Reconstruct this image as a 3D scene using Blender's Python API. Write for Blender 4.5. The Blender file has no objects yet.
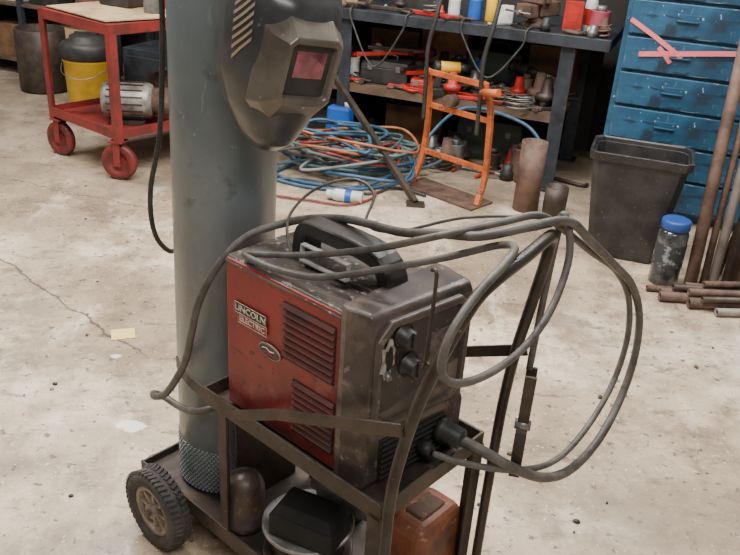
import bpy, bmesh, math, random
from mathutils import Vector, Matrix, Euler
random.seed(7)
C=bpy.context.scene.collection
# ------------------------------------------------------------ materials
MATS={}
def mat(name,c1,c2=None,scale=6.0,lo=.42,hi=.62,rough=.6,metal=0.0,bump=.0,bscale=40.0,speck=None,spscale=60.0,spt=.66,coat=0.0,dust=None,dustz=(.3,.9),streak=None,patch=None):
    if name in MATS: return MATS[name]
    m=bpy.data.materials.new(name); m.use_nodes=True
    nt=m.node_tree; N=nt.nodes; L=nt.links
    b=N["Principled BSDF"]; b.inputs["Roughness"].default_value=rough; b.inputs["Metallic"].default_value=metal
    b.inputs["Coat Weight"].default_value=coat
    tc=N.new("ShaderNodeTexCoord")
    def noise(s,d=6,st=None):
        n=N.new("ShaderNodeTexNoise"); n.inputs["Scale"].default_value=s; n.inputs["Detail"].default_value=d; n.inputs["Roughness"].default_value=.62
        if st:
            mp=N.new("ShaderNodeMapping");mp.inputs["Scale"].default_value=st;L.new(tc.outputs["Object"],mp.inputs[0]);L.new(mp.outputs[0],n.inputs["Vector"])
        else: L.new(tc.outputs["Object"],n.inputs["Vector"])
        return n
    def ramp(src,a,bb,c=0,d=1):
        r=N.new("ShaderNodeMapRange"); r.inputs["From Min"].default_value=a; r.inputs["From Max"].default_value=bb; r.clamp=True
        r.inputs["To Min"].default_value=c; r.inputs["To Max"].default_value=d
        L.new(src,r.inputs["Value"]); return r.outputs[0]
    def mix(f,A,Bc):
        x=N.new("ShaderNodeMix"); x.data_type='RGBA'
        L.new(f,x.inputs[0])
        if isinstance(A,tuple): x.inputs[6].default_value=(*A,1)
        else: L.new(A,x.inputs[6])
        if isinstance(Bc,tuple): x.inputs[7].default_value=(*Bc,1)
        else: L.new(Bc,x.inputs[7])
        return x.outputs[2]
    if c2 is None: c2=tuple(v*.8 for v in c1)
    n1=noise(scale)
    col=mix(ramp(n1.outputs["Fac"],lo,hi),c1,c2)
    if patch: col=mix(ramp(noise(patch[1],7).outputs["Fac"],patch[2],patch[2]+.07,0,.9),col,patch[0])
    if streak:
        for sk in (streak if isinstance(streak,list) else [streak]):
            col=mix(ramp(noise(1.0,5,sk[1]).outputs["Fac"],sk[2],sk[2]+.06,0,.85),col,sk[0])
    if speck:
        n2=noise(spscale,3)
        col=mix(ramp(n2.outputs["Fac"],spt,spt+.04),col,speck)
    if dust:
        g=N.new("ShaderNodeNewGeometry");sx=N.new("ShaderNodeSeparateXYZ");L.new(g.outputs["Normal"],sx.inputs[0])
        col=mix(ramp(sx.outputs[2],dustz[0],dustz[1],0,.75),col,dust)
    L.new(col,b.inputs["Base Color"])
    if bump>0:
        n3=noise(bscale,4); bp=N.new("ShaderNodeBump"); bp.inputs["Strength"].default_value=bump; bp.inputs["Distance"].default_value=.004
        L.new(n3.outputs["Fac"],bp.inputs["Height"]); L.new(bp.outputs[0],b.inputs["Normal"])
    MATS[name]=m; return m

red_paint=mat("worn_red_paint",(.29,.026,.022),(.11,.020,.017),scale=5,lo=.40,hi=.76,rough=.42,speck=(.05,.025,.02),spscale=45,spt=.63,bump=.12,streak=((.06,.028,.024),(7,7,22),.60),patch=((.36,.12,.10),3,.60))
red_louver=mat("sooty_red_paint",(.135,.030,.026),(.055,.028,.024),scale=9,lo=.38,hi=.66,rough=.55)
dust_top=mat("dusty_charcoal",(.125,.105,.09),(.040,.033,.028),scale=8,lo=.36,hi=.62,rough=.34,speck=(.32,.28,.23),spscale=65,spt=.60,bump=.2)
front_pl=mat("grimy_front_plastic",(.082,.063,.055),(.036,.026,.023),scale=8,rough=.36,speck=(.18,.14,.11),spscale=45,spt=.64,bump=.12,patch=((.15,.11,.09),5,.57))
panel_dark=mat("dark_recess_panel",(.040,.032,.029),(.020,.016,.015),scale=12,rough=.42,speck=(.14,.11,.085),spscale=60,spt=.64)
black_pl=mat("black_plastic",(.020,.019,.018),(.04,.037,.033),scale=12,rough=.5)
dusty_black=mat("dusty_black_plastic",(.016,.015,.0145),(.028,.026,.024),scale=12,rough=.42,dust=(.075,.066,.058))
black_matte=mat("matte_black",(.010,.010,.010),(.018,.017,.016),scale=12,rough=.8)
dark_steel=mat("dark_steel",(.046,.036,.030),(.085,.062,.048),scale=12,rough=.5,metal=.4,bump=.2,speck=(.15,.085,.05),spscale=50,spt=.68)
handle_steel=mat("worn_handle_steel",(.060,.050,.043),(.032,.026,.023),scale=14,rough=.38,metal=.5,speck=(.18,.15,.125),spscale=60,spt=.7)
bench_steel=mat("bench_steel",(.045,.053,.066),(.022,.026,.031),scale=8,rough=.5,metal=.3,speck=(.14,.12,.10),spscale=50,spt=.68)
cyl_paint=mat("grey_blue_paint",(.19,.225,.235),(.125,.15,.158),scale=3.5,lo=.35,hi=.7,rough=.34,speck=(.32,.34,.34),spscale=70,spt=.68,bump=.08,metal=.15,streak=((.30,.32,.32),(26,26,4),.63),patch=((.10,.11,.11),6,.62))
knurl_m=mat("knurled_foot",(.27,.29,.29),(.17,.19,.19),scale=20,rough=.5)
rust=mat("brown_rust",(.13,.075,.05),(.06,.035,.026),scale=10,rough=.8,bump=.4,speck=(.22,.12,.07),spscale=60,spt=.62)
rust_pipe=mat("rusty_pipe",(.19,.115,.085),(.09,.052,.04),scale=9,rough=.7,metal=.2,bump=.2)
pale_pipe=mat("pale_dusty_pipe",(.30,.27,.24),(.18,.14,.115),scale=7,rough=.6,metal=.2,bump=.1)
cap_mat=mat("rusty_cap",(.070,.047,.034),(.038,.029,.025),scale=18,rough=.42,bump=.3,speck=(.13,.09,.06),spscale=60,spt=.6)
cable_m=mat("dusty_cable",(.115,.104,.090),(.060,.054,.048),scale=22,rough=.5)
cable_b=mat("black_cable",(.030,.028,.026),(.06,.052,.045),scale=20,rough=.5)
rubber=mat("tire_rubber",(.040,.037,.034),(.085,.075,.065),scale=16,rough=.85,bump=.3)
hub_m=mat("dusty_pale_hub",(.33,.27,.205),(.17,.135,.10),scale=20,rough=.6,metal=.1)
orange_m=mat("orange_paint",(.55,.13,.03),(.30,.07,.02),scale=10,rough=.5,speck=(.08,.04,.03),spscale=50,spt=.60)
cart_red=mat("cart_red",(.24,.028,.024),(.12,.022,.018),scale=6,rough=.5,speck=(.06,.035,.03),spscale=40,spt=.62)
wheel_red=mat("caster_red",(.19,.025,.024),(.09,.02,.018),scale=14,rough=.5)
tan_m=mat("tan_cardboard",(.52,.36,.20),(.32,.21,.12),scale=5,rough=.85)
brown_box=mat("brown_board",(.20,.105,.05),(.11,.058,.03),scale=7,rough=.8)
blue_cab=mat("blue_cabinet_paint",(.032,.125,.225),(.014,.055,.105),scale=3.5,lo=.36,hi=.62,rough=.4,speck=(.36,.44,.49),spscale=32,spt=.675,bump=.1,streak=[((.015,.028,.045),(5,5,26),.58),((.24,.33,.38),(4,4,46),.635),((.20,.28,.33),(40,40,5),.66)],patch=((.02,.035,.05),7,.58))
pink=mat("pink_tape",(.85,.20,.22),(.75,.14,.17),scale=10,rough=.5)
bin_m=mat("black_bin_plastic",(.016,.016,.017),(.036,.034,.033),scale=9,rough=.42,speck=(.13,.12,.11),spscale=60,spt=.67)
blue_lid=mat("blue_lid",(.02,.075,.30),(.012,.045,.20),rough=.4)
jar_m=mat("dark_jar_glass",(.030,.032,.034),(.09,.09,.09),scale=20,rough=.15,coat=.5)
white_m=mat("white_plastic",(.70,.70,.68),(.5,.5,.48),rough=.5)
grey_m=mat("grey_metal",(.26,.26,.25),(.15,.145,.14),scale=10,rough=.4,metal=.6)
grey_dusty=mat("dusty_aluminium",(.36,.345,.32),(.18,.165,.15),scale=16,rough=.45,metal=.4,bump=.2)
yellow_m=mat("yellow_plastic",(.85,.52,.03),(.66,.38,.02),scale=6,rough=.45)
red_pl=mat("red_plastic",(.48,.03,.02),(.26,.02,.015),rough=.4)
blue_pl=mat("blue_plastic",(.02,.12,.50),(.015,.07,.33),rough=.4)
h_blue=mat("hose_blue",(.045,.13,.23),(.03,.08,.14),scale=12,rough=.45)
h_teal=mat("hose_teal",(.09,.16,.17),(.05,.10,.11),scale=12,rough=.45)
h_red=mat("hose_red",(.26,.045,.035),(.14,.03,.025),scale=12,rough=.45)
h_orange=mat("hose_orange",(.45,.16,.07),(.30,.10,.04),scale=12,rough=.45)
h_grey=mat("hose_grey",(.20,.21,.20),(.12,.13,.13),rough=.5)
rustorange=mat("rust_orange_block",(.21,.065,.027),(.085,.036,.023),scale=9,rough=.5,bump=.3,speck=(.28,.14,.085),spscale=40,spt=.63,patch=((.05,.03,.023),8,.52))
shell_m=mat("helmet_shell",(.060,.062,.062),(.034,.034,.034),scale=8,rough=.28,speck=(.12,.12,.11),spscale=80,spt=.67)
bronze=mat("helmet_bronze",(.175,.152,.120),(.095,.082,.066),scale=6,rough=.34,metal=.25,speck=(.30,.27,.22),spscale=60,spt=.67)
decal_m=mat("muted_tan_decal",(.36,.25,.16),(.27,.215,.16),scale=14,rough=.55)
lens_m=mat("reddish_lens",(.36,.10,.12),(.10,.03,.04),scale=14,lo=.40,hi=.62,rough=.08,coat=.8)
note_m=mat("pale_yellow_paper",(.82,.60,.22),(.74,.52,.19),rough=.8)
wood=mat("dark_wood",(.15,.095,.06),(.085,.055,.035),scale=5,rough=.75)
wall_m=mat("dark_wall",(.045,.04,.036),(.027,.024,.022),scale=2,rough=.85,bump=.1)
pinkliq=mat("pink_jar",(.40,.08,.11),(.30,.06,.09),rough=.2,coat=.4)
brass=mat("brass",(.45,.32,.12),(.3,.2,.08),rough=.4,metal=.7)
green_c=mat("green_case",(.05,.08,.06),rough=.5)

def floor_material():
    m=bpy.data.materials.new("stained_concrete"); m.use_nodes=True
    nt=m.node_tree;N=nt.nodes;L=nt.links;b=N["Principled BSDF"]
    tc=N.new("ShaderNodeTexCoord")
    def noise(s,d=6,r=.6,st=None,off=0):
        n=N.new("ShaderNodeTexNoise");n.inputs["Scale"].default_value=s;n.inputs["Detail"].default_value=d;n.inputs["Roughness"].default_value=r
        mp=N.new("ShaderNodeMapping");mp.inputs["Location"].default_value=(s*1.7+off,s*.9-off,0);mp.inputs["Scale"].default_value=st or (1,1,1)
        L.new(tc.outputs["Object"],mp.inputs[0]);L.new(mp.outputs[0],n.inputs["Vector"]);return n.outputs["Fac"]
    def mr(src,a,bb,c=0,d=1):
        r=N.new("ShaderNodeMapRange");r.clamp=True
        for k,v in zip(("From Min","From Max","To Min","To Max"),(a,bb,c,d)): r.inputs[k].default_value=v
        L.new(src,r.inputs["Value"]);return r.outputs[0]
    def mix(f,A,Bc):
        x=N.new("ShaderNodeMix");x.data_type='RGBA';L.new(f,x.inputs[0])
        for i,v in ((6,A),(7,Bc)):
            if isinstance(v,tuple): x.inputs[i].default_value=(*v,1)
            else: L.new(v,x.inputs[i])
        return x.outputs[2]
    def mth(op,a,b2=None):
        x=N.new("ShaderNodeMath");x.operation=op
        for i,v in ((0,a),(1,b2)):
            if v is None: continue
            if isinstance(v,(int,float)): x.inputs[i].default_value=v
            else: L.new(v,x.inputs[i])
        return x.outputs[0]
    col=mix(mr(noise(.8,8),.40,.60),(.58,.455,.32),(.33,.25,.17))
    col=mix(mr(noise(2.2,9,.72),.46,.60,0,.8),col,(.23,.17,.115))
    col=mix(mr(noise(1.5,9,.7,off=3),.52,.62,0,.8),col,(.76,.64,.49))
    col=mix(mr(noise(7,8,.72,off=5),.52,.66,0,.65),col,(.16,.12,.085))
    col=mix(mr(noise(4,5,.6,(1,.3,1)),.60,.67,0,.5),col,(.78,.69,.57))
    col=mix(mr(noise(14,6,.7,(.35,1,1),off=9),.59,.67,0,.65),col,(.12,.09,.065))
    col=mix(mr(noise(32,3),.61,.67,0,.85),col,(.10,.075,.06))
    col=mix(mr(noise(70,2),.65,.69,0,.6),col,(.82,.77,.70))
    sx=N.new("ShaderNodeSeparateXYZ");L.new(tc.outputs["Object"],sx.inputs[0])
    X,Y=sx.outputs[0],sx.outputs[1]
    col=mix(mr(Y,3.5,5.4,0,.5),col,(.19,.15,.11))  # dimmer light toward the back, painted into the floor colour
    def crack(p,q,w,amp):
        dx,dy=q[0]-p[0],q[1]-p[1];l=math.hypot(dx,dy);ux,uy=dx/l,dy/l;nx,ny=-uy,ux
        d=mth('ADD',mth('ADD',mth('MULTIPLY',X,nx),mth('MULTIPLY',Y,ny)),-(p[0]*nx+p[1]*ny))
        d=mth('ADD',d,mth('MULTIPLY',mth('SUBTRACT',noise(5,6,.7),.5),amp))
        t=mth('ADD',mth('ADD',mth('MULTIPLY',X,ux),mth('MULTIPLY',Y,uy)),-(p[0]*ux+p[1]*uy))
        return mth('MULTIPLY',mr(mth('ABSOLUTE',d),w*.4,w,1,0),mth('MULTIPLY',mr(t,0,.05),mr(t,l-.1,l,1,0)))
    for p,q,w,a in [((-1.9,3.35),(-.75,2.38),.008,.12),((-.75,2.38),(-.3,2.45),.004,.2),((-2.6,4.3),(-.6,3.6),.005,.2)]:
        col=mix(mth('MULTIPLY',crack(p,q,w,a),.85),col,(.08,.06,.05))
    def blot(cx,cy,rx,ry,color,k=1.0,e=1.05):
        dx=mth('DIVIDE',mth('SUBTRACT',X,cx),rx);dy=mth('DIVIDE',mth('SUBTRACT',Y,cy),ry)
        r=mth('SQRT',mth('ADD',mth('MULTIPLY',dx,dx),mth('MULTIPLY',dy,dy)))
        r=mth('ADD',r,mth('MULTIPLY',mth('SUBTRACT',noise(22,4),.5),1.8))
        return mix(mr(r,.8,e,k,0),col,color)
    col=blot(-.71,2.01,.05,.026,(.88,.84,.78),.8)
    col=blot(-.88,2.40,.018,.012,(.8,.78,.72),.8)
    col=blot(.80,2.9,.12,.06,(.20,.15,.11),.6)
    col=blot(-1.3,2.7,.14,.07,(.23,.18,.13),.5)
    col=blot(.0,3.3,.25,.12,(.20,.155,.115),.5,1.6)
    col=blot(.9,1.75,.22,.12,(.28,.22,.16),.5,1.6)
    L.new(col,b.inputs["Base Color"])
    L.new(mr(noise(1.3,7,.65),.36,.62,.22,.62),b.inputs["Roughness"])
    bp=N.new("ShaderNodeBump");bp.inputs["Strength"].default_value=.3;bp.inputs["Distance"].default_value=.003
    L.new(noise(26,6,.7),bp.inputs["Height"]);L.new(bp.outputs[0],b.inputs["Normal"])
    return m

# ------------------------------------------------------------ mesh builder
def catmull(pts,k=8,closed=False):
    P=[Vector(p) for p in pts];out=[];n=len(P)
    rng=range(n) if closed else range(n-1)
    for i in rng:
        g=(lambda j:P[j%n]) if closed else (lambda j:P[max(0,min(n-1,j))])
        a,b,c,d=g(i-1),g(i),g(i+1),g(i+2)
        for s in range(k):
            t=s/k
            out.append(.5*((2*b)+(c-a)*t+(2*a-5*b+4*c-d)*t*t+(3*b-a-3*c+d)*t**3))
    if not closed: out.append(P[-1])
    return out
class B:
    def __init__(s): s.bm=bmesh.new(); s.mi=0
    def _faces(s,fs,smooth=False):
        for f in fs:
            f.material_index=s.mi
            f.smooth=smooth and len(f.verts)<=4
    def box(s,c,size,rot=(0,0,0),top=None):
        x,y,z=[v/2 for v in size]; R=Euler(rot).to_matrix(); t=top or (1,1)
        vs=[]
        for k in (-1,1):
            sx,sy=(t if k==1 else (1,1))
            for i,j in ((-1,-1),(1,-1),(1,1),(-1,1)):
                vs.append(s.bm.verts.new(R@Vector((i*x*sx,j*y*sy,k*z))+Vector(c)))
        F=[(3,2,1,0),(4,5,6,7),(0,1,5,4),(1,2,6,5),(2,3,7,6),(3,0,4,7)]
        s._faces([s.bm.faces.new([vs[i] for i in f]) for f in F]); return s
    def rings(s,rings,close=True,cap=True,smooth=True):
        R=[[s.bm.verts.new(p) for p in r] for r in rings]; fs=[]
        n=len(R[0])
        for a,b in zip(R,R[1:]):
            for i in range(n if close else n-1):
                j=(i+1)%n
                fs.append(s.bm.faces.new((a[i],a[j],b[j],b[i])))
        s._faces(fs,smooth)
        if cap:
            s._faces([s.bm.faces.new(list(reversed(R[0]))),s.bm.faces.new(R[-1])])
        return s
    def cyl(s,p,q,r,r2=None,n=20,cap=True):
        p,q=Vector(p),Vector(q); r2=r if r2 is None else r2
        d=(q-p).normalized(); u=d.orthogonal().normalized(); v=d.cross(u)
        rr=[[c+(u*math.cos(2*math.pi*i/n)+v*math.sin(2*math.pi*i/n))*rad for i in range(n)] for c,rad in ((p,r),(q,r2))]
        return s.rings(rr,True,cap)
    def lathe(s,prof,n=28,c=(0,0,0),axis=(0,0,1),cap=True):
        d=Vector(axis).normalized(); c=Vector(c)
        u=d.orthogonal().normalized(); v=d.cross(u)
        rr=[[c+d*h+(u*math.cos(2*math.pi*i/n)+v*math.sin(2*math.pi*i/n))*max(r,.0004) for i in range(n)] for r,h in prof]
        return s.rings(rr,True,cap)
    def tube(s,pts,r,n=8,k=8,closed=False,smooth=True):
        P=catmull(pts,k,closed) if smooth else [Vector(p) for p in pts]
        T=[]
        for i in range(len(P)):
            a=P[i-1] if (i>0 or closed) else P[0]; b=P[(i+1)%len(P)] if (i<len(P)-1 or closed) else P[-1]
            T.append((b-a).normalized())
        u=T[0].orthogonal().normalized(); rr=[]
        for i,(p,t) in enumerate(zip(P,T)):
            u=(u-t*u.dot(t)); u=u.normalized() if u.length>1e-6 else t.orthogonal().normalized()
            v=t.cross(u)
            rad=r(i/(len(P)-1)) if callable(r) else r
            rr.append([p+(u*math.cos(2*math.pi*j/n)+v*math.sin(2*math.pi*j/n))*rad for j in range(n)])
        if closed: rr.append(rr[0])
        return s.rings(rr,True,not closed)
    def flat(s,pts,w,t,side):
        P=[Vector(p) for p in pts]; sd0=Vector(side).normalized(); rr=[]
        for i,p in enumerate(P):
            a=P[max(0,i-1)];b=P[min(len(P)-1,i+1)];d=(b-a).normalized()
            sd=(sd0-d*sd0.dot(d)).normalized()
            nn=d.cross(sd).normalized()
            rr.append([p+sd*w/2+nn*t/2,p-sd*w/2+nn*t/2,p-sd*w/2-nn*t/2,p+sd*w/2-nn*t/2])
        return s.rings(rr,True,True,False)
    def prism(s,poly,lo,hi,f):
        return s.rings([[Vector(f(a,b,lo)) for a,b in poly],[Vector(f(a,b,hi)) for a,b in poly]],True,True,False)
    def angle(s,x,y,sx,sy,w,z0,z1,t=.005):
        poly=[(0,0),(w,0),(w,t),(t,t),(t,w),(0,w)]
        return s.prism(poly,z0,z1,lambda a,b,h:(x+sx*a,y+sy*b,h))
    def ball(s,c,r,sc=(1,1,1),n=16):
        rr=[]
        for i in range(n//2+1):
            ph=-math.pi/2+math.pi*i/(n//2)
            rad=max(math.cos(ph),.001)
            rr.append([Vector(c)+Vector((r*sc[0]*rad*math.cos(2*math.pi*j/n),r*sc[1]*rad*math.sin(2*math.pi*j/n),r*sc[2]*math.sin(ph))) for j in range(n)])
        return s.rings(rr)
    def mesh(s,name,mats):
        bmesh.ops.recalc_face_normals(s.bm,faces=s.bm.faces)
        me=bpy.data.meshes.new(name); s.bm.to_mesh(me); s.bm.free()
        for m in (mats if isinstance(mats,(list,tuple)) else [mats]): me.materials.append(m)
        return me
def tag(o,label,cat,group=None):
    o["label"]=label;o["category"]=cat
    if group:o["group"]=group
def thing(name,label,cat,loc=(0,0,0),rot=0,group=None):
    o=bpy.data.objects.new(name,None);o.empty_display_size=.05;o.location=loc
    o.rotation_euler=rot if isinstance(rot,tuple) else (0,0,rot)
    C.objects.link(o);tag(o,label,cat,group);return o
def sub(name,parent,loc=(0,0,0),rot=(0,0,0)):
    o=bpy.data.objects.new(name,None);o.empty_display_size=.03;o.location=loc;o.rotation_euler=rot;o.parent=parent;C.objects.link(o);return o
def bev(o,w,seg=2):
    if w:
        m=o.modifiers.new("bevel",'BEVEL');m.width=w;m.segments=seg;m.limit_method='ANGLE';m.angle_limit=math.radians(40)
def part(b,name,mats,parent,bevel=0,label=None,seg=2):
    o=bpy.data.objects.new(name,b.mesh(name,mats));o.parent=parent;C.objects.link(o);bev(o,bevel,seg)
    if label:o["label"]=label
    return o
def solo(b,name,mats,label,cat,loc=(0,0,0),rot=0,bevel=0,group=None,seg=2):
    o=bpy.data.objects.new(name,b.mesh(name,mats));o.location=loc
    o.rotation_euler=rot if isinstance(rot,tuple) else (0,0,rot)
    C.objects.link(o);bev(o,bevel,seg);tag(o,label,cat,group);return o
def text(body,size,m,parent,loc,rot,name,extrude=.0006,sx=1.0,bold=.012):
    cu=bpy.data.curves.new("t",'FONT');cu.body=body;cu.size=size;cu.extrude=extrude;cu.align_x='CENTER';cu.align_y='CENTER';cu.offset=size*bold
    t=bpy.data.objects.new("t",cu);C.objects.link(t)
    dg=bpy.context.evaluated_depsgraph_get();me=bpy.data.meshes.new_from_object(t.evaluated_get(dg))
    bpy.data.objects.remove(t)
    me.materials.clear();me.materials.append(m)
    o=bpy.data.objects.new(name,me);o.location=loc;o.rotation_euler=rot;o.scale=(sx,1,1);o.parent=parent;C.objects.link(o);return o

O=(-.208,1.575);EX=(.762,-.648);EY=(.648,.762);CA=math.atan2(-.648,.762)
def CL(x,y,z=0): return (O[0]+EX[0]*x+EY[0]*y,O[1]+EX[1]*x+EY[1]*y,z)
BA=math.radians(-20.5);BX=(math.cos(BA),math.sin(BA));BY=(-BX[1],BX[0])
def BL(x,y,z=0): return (1.01+BX[0]*x+BY[0]*y,4.5+BX[1]*x+BY[1]*y,z)

# ------------------------------------------------------------ setting
def struct(o): o["kind"]="structure"; return o
b=B();b.box((0,3.5,-.05),(12,13,.1))
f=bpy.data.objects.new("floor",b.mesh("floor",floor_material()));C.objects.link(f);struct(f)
b=B();b.box((0,.05,0),(12,.1,3.2))
w=bpy.data.objects.new("wall_back",b.mesh("wall_back",wall_m));w.location=BL(-1.5,1.0,1.6);w.rotation_euler=(0,0,BA);C.objects.link(w);struct(w)

# ------------------------------------------------------------ gas cylinder
cy=thing("gas_cylinder","tall grey-blue painted steel gas cylinder strapped on the cart","gas cylinder",CL(-.19,0,.132),(math.radians(.2),math.radians(.9),0))
b=B();R=.116
b.lathe([(R-.012,0),(R,.01),(R,1.28),(R-.005,1.33),(R-.03,1.38),(.05,1.42),(.04,1.44)],56)
part(b,"cylinder_body",cyl_paint,cy)
b=B()
for i in range(64):
    for j in range(17):
        a=2*math.pi*(i+.5*(j%2))/64; z=.010+j*.0075
        b.box((math.cos(a)*(R+.0004),math.sin(a)*(R+.0004),z),(.0040,.0068,.0042),(0,0,a))
part(b,"foot_mesh_band",knurl_m,cy)["kind"]="stuff"
b=B();b.lathe([(.035,1.43),(.035,1.46),(.02,1.47),(.018,1.53),(.03,1.535),(.03,1.56)],20)
part(b,"valve",brass,cy)
b=B();b.tube([(-.34,1.64,1.66),(-.40,1.62,1.64),(-.450,1.64,1.5),(-.458,1.68,1.3),(-.480,1.70,1.05),(-.510,1.70,.90),(-.507,1.70,.80),(-.482,1.72,.745),(-.465,1.79,.72),(-.40,1.86,.70),(-.25,1.85,.66),(-.20,1.70,.60),(-.19,1.62,.56)],.006,n=8)
solo(b,"gas_hose",cable_b,"thin black rubber gas hose hanging down beside the gas cylinder","hose")

# ------------------------------------------------------------ cart
ct=thing("welding_cart","dark steel welding cart with tray, bent tube handle and wheels","cart",CL(0,0,0),CA)
b=B()
b.box((-.19,0,.125),(.29,.30,.010));b.box((.22,0,.125),(.54,.31,.008))
for sy in(-1,1):
    b.box((.08,sy*.158,.128),(.84,.006,.045)); b.box((.08,sy*.148,.108),(.84,.024,.005))
b.box((-.335,0,.128),(.006,.31,.045))
part(b,"base_shelf",dark_steel,ct,.001)
for sy in(-1,1):
    b=B();b.angle(-.005,sy*.160,1,-sy,.026,.12,.50);part(b,"upright",dark_steel,ct,.0006)
b=B();b.box((-.045,.02,.31),(.005,.20,.36));part(b,"back_plate",dark_steel,ct,.001)
b=B()
b.box((.215,0,.492),(.52,.31,.006))
for sy in(-1,1): b.box((.215,sy*.163,.508),(.53,.006,.040))
b.box((-.050,0,.508),(.006,.33,.04));b.box((.478,0,.508),(.006,.33,.04))
part(b,"tray",dark_steel,ct,.001)
for sy in(-1,1):
    b=B();b.flat(catmull([(-.04,sy*.163,.51),(-.10,sy*.158,.51),(-.16,sy*.145,.51),(-.20,sy*.128,.51)],3),.030,.005,(0,0,1));part(b,"cylinder_bracket",dark_steel,ct,.0006)
for sy in(-1,1):
    b=B();b.angle(.484,sy*.166,-1,-sy,.036,.0,.50);part(b,"front_leg",dark_steel,ct,.0006)
hp=[(.508,-.180,.30),(.508,-.180,.45),(.510,-.180,.58),(.525,-.180,.69),(.549,-.180,.80),(.578,-.179,.895),(.600,-.172,.962),(.611,-.148,1.008),(.614,-.10,1.028),(.609,-.02,1.036),(.598,.06,1.040),(.584,.110,1.030),(.570,.137,1.000),(.558,.148,.94),(.540,.158,.85),(.520,.168,.74),(.506,.178,.62),(.502,.180,.50),(.50,.180,.30),(.50,.180,.0)]
b=B();b.tube(hp,.0112,n=16,k=6)
part(b,"handle",handle_steel,ct)
b=B();b.flat([(.508,-.180,.14),(.508,-.180,.32)],.030,.012,(1,0,0));part(b,"handle_socket",dark_steel,ct,.002)
for sy in(-1,1):
    b=B();b.flat([(.06,sy*.170,.512),(.20,sy*.172,.59),(.53,sy*.193,.742)],.024,.005,(0,0,1));part(b,"brace",dark_steel,ct,.0006)
b=B();b.tube([(.540,-.160,.87),(.540,-.166,.86),(.545,-.170,.875),(.548,-.170,.94),(.548,-.168,1.02),(.543,-.166,1.035),(.533,-.160,1.03)],.0034,n=8)
b.cyl((.543,-.160,.868),(.566,-.178,.868),.0034,n=8)
part(b,"hook_rod",dark_steel,ct)
b=B();b.cyl((-.20,-.235,.108),(-.20,.235,.108),.008);part(b,"axle",grey_m,ct)
def wheel(parent,x,y,Rw=.108):
    wo=sub("wheel",parent,(x,y,Rw))
    b=B();w2=.028
    b.lathe([(Rw*.64,-w2*.8),(Rw*.74,-w2),(Rw*.90,-w2),(Rw*.97,-w2*.7),(Rw*.985,0),(Rw*.97,w2*.7),(Rw*.90,w2),(Rw*.74,w2),(Rw*.64,w2*.8),(Rw*.62,0),(Rw*.64,-w2*.8)],56,axis=(0,1,0),cap=False)
    for i in range(46):
        for k in(-1,1):
            a=2*math.pi*(i+.25*k)/46
            b.box((math.cos(a)*Rw*.972,k*w2*.52,-math.sin(a)*Rw*.972),(Rw*.065,w2*.76,Rw*.078),(0,a,k*.35))
    part(b,"tire",rubber,wo)
    b=B()
    b.lathe([(Rw*.53,-w2*.75),(Rw*.65,-w2*.75),(Rw*.65,w2*.75),(Rw*.53,w2*.75),(Rw*.50,w2*.3),(Rw*.50,-w2*.3),(Rw*.53,-w2*.75)],40,axis=(0,1,0),cap=False)
    b.lathe([(Rw*.51,-.006),(Rw*.51,.006)],40,axis=(0,1,0))
    for i in range(8):
        a=2*math.pi*i/8
        b.box((math.cos(a)*Rw*.33,0,-math.sin(a)*Rw*.33),(Rw*.42,w2*1.1,.008),(0,a,0))
    b.lathe([(Rw*.18,-w2*.95),(Rw*.18,w2*.95)],20,axis=(0,1,0))
    part(b,"rim",hub_m,wo)
    b=B();b.lathe([(.009,-w2*1.25),(.009,w2*1.25)],8,axis=(0,1,0));part(b,"axle_nut",dark_steel,wo)
wheel(ct,-.20,-.205);wheel(ct,-.20,.205)

# ------------------------------------------------------------ welder
wd=thing("welding_machine","dusty red welding machine with dark front in the cart tray","welding machine",CL(.0,0,.496),CA)
W=.137;HT=.365
b=B();b.box((.165,0,HT/2+.002),(.33,2*W-.004,HT-.012));part(b,"housing",red_paint,wd,.004)
b=B()
b.prism([(-W-.001,HT-.012),(-W+.010,HT),(W-.010,HT),(W+.001,HT-.012),(W-.004,HT-.016),(-W+.004,HT-.016)],-.002,.335,lambda y,z,x:(x,y,z))
part(b,"top_cover",dust_top,wd,.002)
b=B();XC=.418;FA=-.115
def fx(y): return XC+y*math.tan(-FA)
plan=[(.328,-.139),(.346,-.143),(fx(-.132),-.132),(fx(.126),.126),(.352,.143),(.328,.139)]
def rg(z,sx,sy=1.0): return [Vector((.33+(x-.33)*sx,y*sy,z)) for x,y in plan]
b.rings([rg(.0,.98),rg(.018,1.08),rg(.115,1.08),rg(.130,1.02),rg(.365,1.0),rg(.380,.93,.99),rg(HT+.020,.80,.97)],True,True,False)
part(b,"front_bezel",front_pl,wd,.005,seg=3)
def face(o,dx=0): o.location=(XC+dx,0,0);o.rotation_euler=(0,0,FA);return o
def octo(y0,y1,z0,z1,c): return [(y0+c,z0),(y1-c,z0),(y1,z0+c),(y1,z1-c),(y1-c,z1),(y0+c,z1),(y0,z1-c),(y0,z0+c)]
yz=lambda x,P:[Vector((x,a,c)) for a,c in P]
b=B()
b.rings([yz(-.004,octo(-.128,.120,.132,.368,.032)),yz(.007,octo(-.128,.120,.132,.368,.032)),yz(.011,octo(-.124,.116,.136,.364,.030)),yz(.011,octo(-.114,.106,.146,.354,.026)),yz(-.002,octo(-.111,.103,.149,.351,.025))],True,False,False)
face(part(b,"panel_frame",front_pl,wd,.002))
b=B();b.prism(octo(-.113,.105,.147,.353,.025),-.003,.0012,lambda a,c,x:(x,a,c));face(part(b,"control_panel",panel_dark,wd))
for i in range(7):
    b=B();b.box((.0105,-.015,.022+i*.0135),(.006,.17,.0055),(0,-.5,0));face(part(b,"front_vent",black_matte,wd))
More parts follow.
